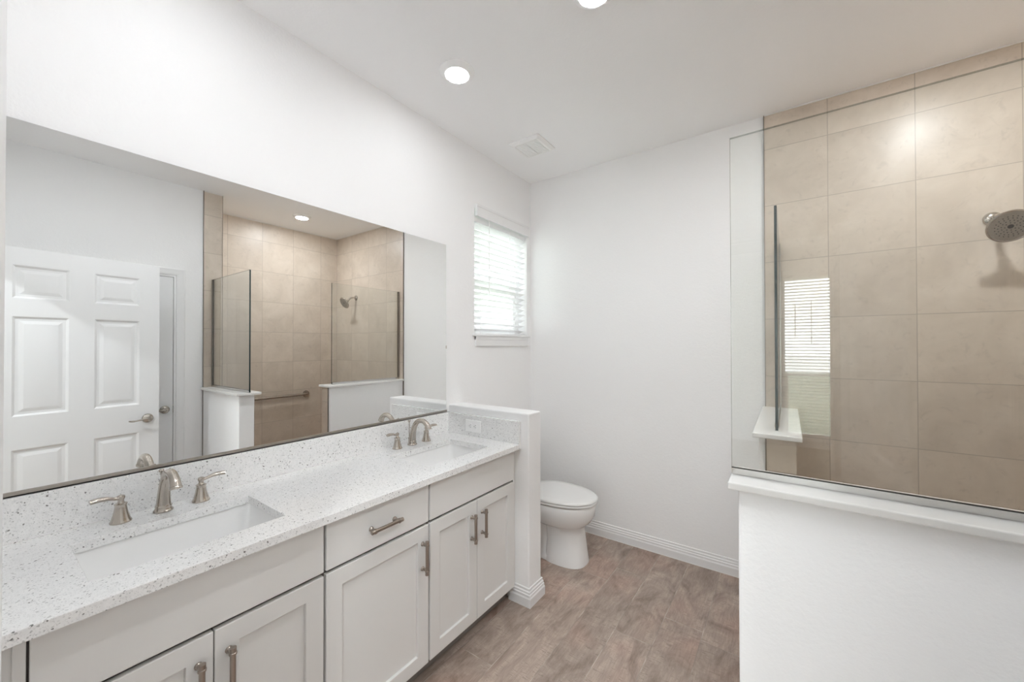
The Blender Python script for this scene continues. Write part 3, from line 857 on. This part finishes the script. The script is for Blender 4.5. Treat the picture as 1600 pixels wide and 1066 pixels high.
# ------------------------------------------------------------------ toilet
def egg(xb, xf, hw, z, cxk=0.42, n=40, p=2.25, yc=0.0):
    """plan outline of an elongated bowl: blunt behind, long in front"""
    cx = xb + (xf-xb)*cxk; out = []
    for i in range(n):
        a = 2*math.pi*i/n; c, s = math.cos(a), math.sin(a)
        x = cx + (xf-cx if c > 0 else cx-xb)*math.copysign(abs(c)**(2/p), c)
        y = yc + hw*math.copysign(abs(s)**(2/p), s)
        out.append(Vector((x, y, z)))
    return out
to = empty('toilet', (0.0, 2.350, 0.0))
tag(to, 'white elongated toilet with closed lid behind the half wall', 'toilet')
bm = B()
loft(bm, [egg(0.42, 0.702, 0.118, 0.0005, 0.35, p=2.8), egg(0.42, 0.702, 0.118, 0.012, 0.35, p=2.8), egg(0.425, 0.696, 0.112, 0.055, 0.35, p=2.7), egg(0.43, 0.688, 0.104, 0.13, 0.36, p=2.6),
          egg(0.42, 0.680, 0.099, 0.20, 0.38, p=2.5), egg(0.41, 0.678, 0.100, 0.232, 0.38, p=2.4),
          egg(0.34, 0.688, 0.132, 0.248, 0.40), egg(0.29, 0.722, 0.162, 0.275, 0.42), egg(0.26, 0.746, 0.180, 0.315, 0.42),
          egg(0.25, 0.753, 0.187, 0.355, 0.42), egg(0.25, 0.757, 0.189, 0.385, 0.42), egg(0.255, 0.751, 0.185, 0.396, 0.42), egg(0.28, 0.71, 0.16, 0.398, 0.42)])
obj('bowl', bm, M['porcelain'], to, smooth=True, sharp=60)
bm = B()
loft(bm, [rrect(0.10, 0.50, -0.105, 0.105, 0.0005, 0.05), rrect(0.10, 0.50, -0.105, 0.105, 0.03, 0.05), rrect(0.12, 0.50, -0.075, 0.075, 0.05, 0.05), rrect(0.14, 0.48, -0.068, 0.068, 0.20, 0.05), rrect(0.06, 0.45, -0.10, 0.10, 0.30, 0.06), rrect(0.03, 0.42, -0.13, 0.13, 0.375, 0.06)])
obj('trapway', bm, M['porcelain'], to, smooth=True, sharp=60)
bm = B()
loft(bm, [egg(0.262, 0.763, 0.186, 0.4035, 0.42, p=2.15), egg(0.255, 0.769, 0.190, 0.407, 0.42, p=2.15), egg(0.255, 0.769, 0.190, 0.414, 0.42, p=2.15), egg(0.262, 0.763, 0.185, 0.4185, 0.42, p=2.15)])
st_ = obj('seat', bm, M['seat'], to, smooth=True, sharp=60)
for x, y in ((0.70, 0.04), (0.70, -0.04), (0.40, 0.16), (0.40, -0.16)):
    bm = B(); box(bm, x-0.012, x+0.012, y-0.008, y+0.008, 0.3978, 0.4036); obj('bumper', bm, M['seat'], st_)
    bm = B(); box(bm, x-0.010, x+0.010, y-0.006, y+0.006, 0.4184, 0.4226); obj('bumper', bm, M['seat'], st_)
bm = B()
loft(bm, [egg(0.262, 0.763, 0.186, 0.4225, 0.42, p=2.15), egg(0.255, 0.770, 0.191, 0.4255, 0.42, p=2.15), egg(0.256, 0.769, 0.190, 0.4325, 0.42, p=2.15), egg(0.268, 0.757, 0.180, 0.4375, 0.42, p=2.15), egg(0.32, 0.69, 0.135, 0.4410, 0.42, p=2.15), egg(0.40, 0.60, 0.05, 0.4420, 0.42, p=2.1)])
obj('lid', bm, M['seat'], to, smooth=True, sharp=60)
for y in (-0.075, 0.075):
    bm = B(); cyl(bm, (0.245, y-0.02, 0.425), (0.245, y+0.02, 0.425), 0.012, 14); box(bm, 0.232, 0.262, y-0.02, y+0.02, 0.375, 0.425)
    obj('seat_hinge', bm, M['seat'], to, smooth=True)
bm = B(); loft(bm, [rrect(0.020, 0.195, -0.19, 0.19, 0.376, 0.035), rrect(0.016, 0.205, -0.205, 0.205, 0.50, 0.035), rrect(0.014, 0.210, -0.215, 0.215, 0.735, 0.035)])
obj('tank', bm, M['porcelain'], to, smooth=True, sharp=50)
bm = B(); loft(bm, [rrect(0.010, 0.216, -0.221, 0.221, 0.7355, 0.035), rrect(0.008, 0.220, -0.225, 0.225, 0.742, 0.035), rrect(0.008, 0.220, -0.225, 0.225, 0.765, 0.035), rrect(0.018, 0.210, -0.215, 0.215, 0.773, 0.03)])
obj('tank_lid', bm, M['porcelain'], to, smooth=True, sharp=50)
bm = B(); cyl(bm, (0.208, -0.16, 0.69), (0.225, -0.16, 0.69), 0.011, 16); tube(bm, [(0.228, -0.165, 0.69), (0.232, -0.14, 0.690), (0.232, -0.10, 0.684), (0.230, -0.08, 0.681)], [0.006, 0.006, 0.005, 0.006], 12)
obj('flush_lever', bm, M['nickel'], to, smooth=True)

# ------------------------------------------------------------------ shower glass panels
def glass_box(bm, x0, x1, y0, y1, z0, z1, thin):
    box(bm, x0, x1, y0, y1, z0, z1)
    bm.faces.ensure_lookup_table(); bmesh.ops.recalc_face_normals(bm, faces=bm.faces)
    for f in bm.faces:
        n = f.normal
        f.material_index = 0 if abs(getattr(n, thin)) > 0.5 else (2 if abs(n.z) > 0.5 else 1)
    return bm
GY = 1.265
ga = empty('shower_glass_panel', (2.05, GY, ACZ))
tag(ga, 'large clear fixed glass panel on the near half wall with metal channel', 'glass panel', 'fixed shower glass panels')
lo = lambda bm, e: (bmesh.ops.translate(bm, verts=bm.verts, vec=-e.location), bm)[1]
obj('glass_sheet', lo(glass_box(B(), 1.6473, W1-0.012, GY, GY+0.010, ACZ+0.004, 2.030, 'y'), ga), [M['glass'], M['glass_edge'], M['glass_top']], ga)
bm = B(); box(bm, 1.6473, W1-0.009, GY-0.0030, GY-0.0003, ACZ+0.0003, ACZ+0.018); box(bm, 1.6473, W1-0.009, GY+0.0103, GY+0.013, ACZ+0.0003, ACZ+0.018); box(bm, 1.6473, W1-0.009, GY-0.0003, GY+0.0103, ACZ+0.0003, ACZ+0.0035)
obj('bottom_channel', lo(bm, ga), M['channel'], ga)
bm = B(); box(bm, 1.6473, W1-0.026, GY-0.0026, GY-0.0003, ACZ+0.0182, ACZ+0.0205)
obj('gasket', lo(bm, ga), M['gasket'], ga)
bm = B(); box(bm, W1-0.026, W1-0.0085, GY-0.0030, GY-0.0003, ACZ+0.018, 2.030); box(bm, W1-0.026, W1-0.0085, GY+0.0103, GY+0.013, ACZ+0.018, 2.030)
obj('wall_channel', lo(bm, ga), M['pull'], ga)
GX = 1.7403
gb = empty('shower_glass_panel', (GX, 2.36, ACZ))
tag(gb, 'glass panel seen edge-on as a dark line, on the ledge meeting the back wall', 'glass panel', 'fixed shower glass panels')
obj('glass_sheet', lo(glass_box(B(), GX-0.005, GX+0.005, 1.986, YB-0.012, ACZ+0.004, 2.029, 'x'), gb), [M['glass'], M['glass_edge'], M['glass_top']], gb)
bm = B(); box(bm, GX-0.008, GX-0.0053, 1.99, YB-0.009, ACZ+0.0003, ACZ+0.018); box(bm, GX+0.0053, GX+0.008, 1.99, YB-0.009, ACZ+0.0003, ACZ+0.018); box(bm, GX-0.0053, GX+0.0053, 1.99, YB-0.009, ACZ+0.0003, ACZ+0.0035)
obj('bottom_channel', lo(bm, gb), M['channel'], gb)
bm = B(); box(bm, GX-0.008, GX-0.0053, YB-0.026, YB-0.0085, ACZ+0.018, 2.029); box(bm, GX+0.0053, GX+0.008, YB-0.026, YB-0.0085, ACZ+0.018, 2.029)
obj('wall_channel', lo(bm, gb), M['mirror_rail'], gb)

# ------------------------------------------------------------------ shower head and grab bar
sh = empty('shower_fixture', (2.560, YB-0.008, 2.022))
tag(sh, 'round nickel rain shower head on a short arm from the tiled wall', 'shower head')
bm = B(); lathe(bm, (0, 0, 0), (0, -1, 0), [(0.031, 0), (0.031, 0.004), (0.028, 0.012), (0.018, 0.018), (0.012, 0.020)], 32); obj('flange', bm, M['nickel'], sh, smooth=True)
hn = Vector((0, -math.cos(math.radians(30)), -math.sin(math.radians(30))))
hc = Vector((0.008, -0.150, -0.072))
bm = B(); tube(bm, [(0, -0.004, 0), (0, -0.045, 0.0), (0.002, -0.080, -0.012), tuple(hc-hn*0.040)], [0.0105]*4, 16); obj('shower_arm', bm, M['nickel'], sh, smooth=True)
bm = B(); lathe(bm, hc-hn*0.050, hn, [(0.013, 0), (0.017, 0.006), (0.017, 0.016), (0.014, 0.020), (0.022, 0.027), (0.042, 0.034), (0.060, 0.041), (0.069, 0.047), (0.0715, 0.053), (0.0700, 0.057), (0.0655, 0.0585), (0.064, 0.0570)], 48)
hd = obj('spray_head', bm, M['nickel'], sh, smooth=True)
bm = B(); lathe(bm, hc+hn*0.0068, hn, [(0.0638, 0), (0.0638, 0.0006), (0.001, 0.0012)], 48); fc = obj('spray_face', bm, M['head_face'], sh, smooth=True)
bm = B(); u_, v_, _ = frame_from(hn)
for r_, k_, ph in ((0.0165, 8, 0.2), (0.0265, 14, 0.0), (0.0365, 18, 0.15), (0.0455, 20, 0)):
    for i in range(k_):
        a = ph+2*math.pi*i/k_; p_ = hc + hn*0.0076 + (u_*math.cos(a)+v_*math.sin(a))*r_
        lathe(bm, p_, hn, [(0.0022, 0), (0.0018, 0.0018)], 8)
lathe(bm, hc+hn*0.0078, hn, [(0.0095, 0), (0.009, 0.0012)], 20)
obj('nozzles', bm, M['rubber'], sh)

gr = empty('grab_bar', (W2, 2.08, 0.852))
tag(gr, 'long stainless grab bar on the tiled shower wall, seen in the mirror', 'grab bar')
bm = B(); tube(bm, [(0, 0.295, 0), (-0.030, 0.293, 0), (-0.045, 0.270, 0), (-0.048, 0.22, 0), (-0.048, 0, 0), (-0.048, -0.32, 0), (-0.045, -0.37, 0), (-0.030, -0.393, 0), (0, -0.395, 0)], [0.016]*9, 18); obj('bar', bm, M['bar_steel'], gr, smooth=True)
for y in (0.295, -0.395):
    bm = B(); lathe(bm, (-0.0005, y, 0), (-1, 0, 0), [(0.040, 0), (0.040, 0.006), (0.036, 0.011), (0.018, 0.012)], 32); obj('flange', bm, M['bar_steel'], gr, smooth=True)

# ------------------------------------------------------------------ ceiling fixtures
def disc_light(lm='lamp'):
    root = empty('ceiling_light', (0, 0, 0))
    bm = B(); lathe(bm, (0, 0, 0), (0, 0, -1), [(0.088, 0), (0.0875, 0.003), (0.082, 0.007), (0.066, 0.017), (0.062, 0.0195), (0.058, 0.0185)], 48); obj('trim_ring', bm, M['plastic'], root, smooth=True)
    bm = B(); lathe(bm, (0, 0, -0.0186), (0, 0, -1), [(0.0575, 0), (0.056, 0.002), (0.045, 0.0035), (0.001, 0.0045)], 40); obj('diffuser', bm, M[lm], root, smooth=True)
    return root
spots = [(0.432, 1.418, 'lamp_v', 'round white disc ceiling light nearest the left wall above the vanity'),
         (0.432, 0.39, 'lamp_v', 'added round white disc light for fill above the near sink, out of frame'),  # unseen disc, added to brighten the vanity end
         (1.178, 1.395, 'lamp', 'round white disc ceiling light cut by the top edge of the photo'),
         (2.440, 2.050, 'lamp_s', 'round white disc ceiling light over the shower, seen in the mirror'),
         (1.178, 0.39, 'lamp', 'added round white disc light for fill between the near sink and the doorway, out of frame'),  # unseen disc, added to lift the room brightness
         (0.9, -1.1, 'lamp_fill', 'added round white disc light for fill, unseen in the bedroom left of the doorway'),  # this and the next disc are added fill, never in view
         (2.2, -1.1, 'lamp_fill', 'added round white disc light for fill, unseen in the bedroom right of the doorway')]
proto = {}
for x, y, lm, lab in spots:
    if lm in proto: q = copy_tree(proto[lm])
    else: q = proto[lm] = disc_light(lm)
    q.location = (x, y, ZC-0.0003); tag(q, lab, 'ceiling light', 'disc ceiling lights')

vt = empty('exhaust_vent', (0.350, 2.250, ZC))
tag(vt, 'square white exhaust fan grille on the ceiling before the back wall', 'vent')
bm = B(); H = 0.118
loft(bm, [rrect(-H, H, -H, H, -0.0003, 0.010), rrect(-H, H, -H, H, -0.008, 0.010), rrect(-H+0.018, H-0.018, -H+0.018, H-0.018, -0.022, 0.008), rrect(-H+0.030, H-0.030, -H+0.030, H-0.030, -0.022, 0.006), rrect(-H+0.033, H-0.033, -H+0.033, H-0.033, -0.016, 0.006)])
obj('grille_frame', bm, M['plastic'], vt, smooth=True, sharp=30)
bm = B()
for i in range(14):
    y = -0.078+0.012*i
    box(bm, -0.080, -0.004, y-0.0035, y+0.0035, -0.0205, -0.0165); box(bm, 0.004, 0.080, y-0.0035, y+0.0035, -0.0205, -0.0165)
obj('grille_bars', bm, M['plastic'], vt)
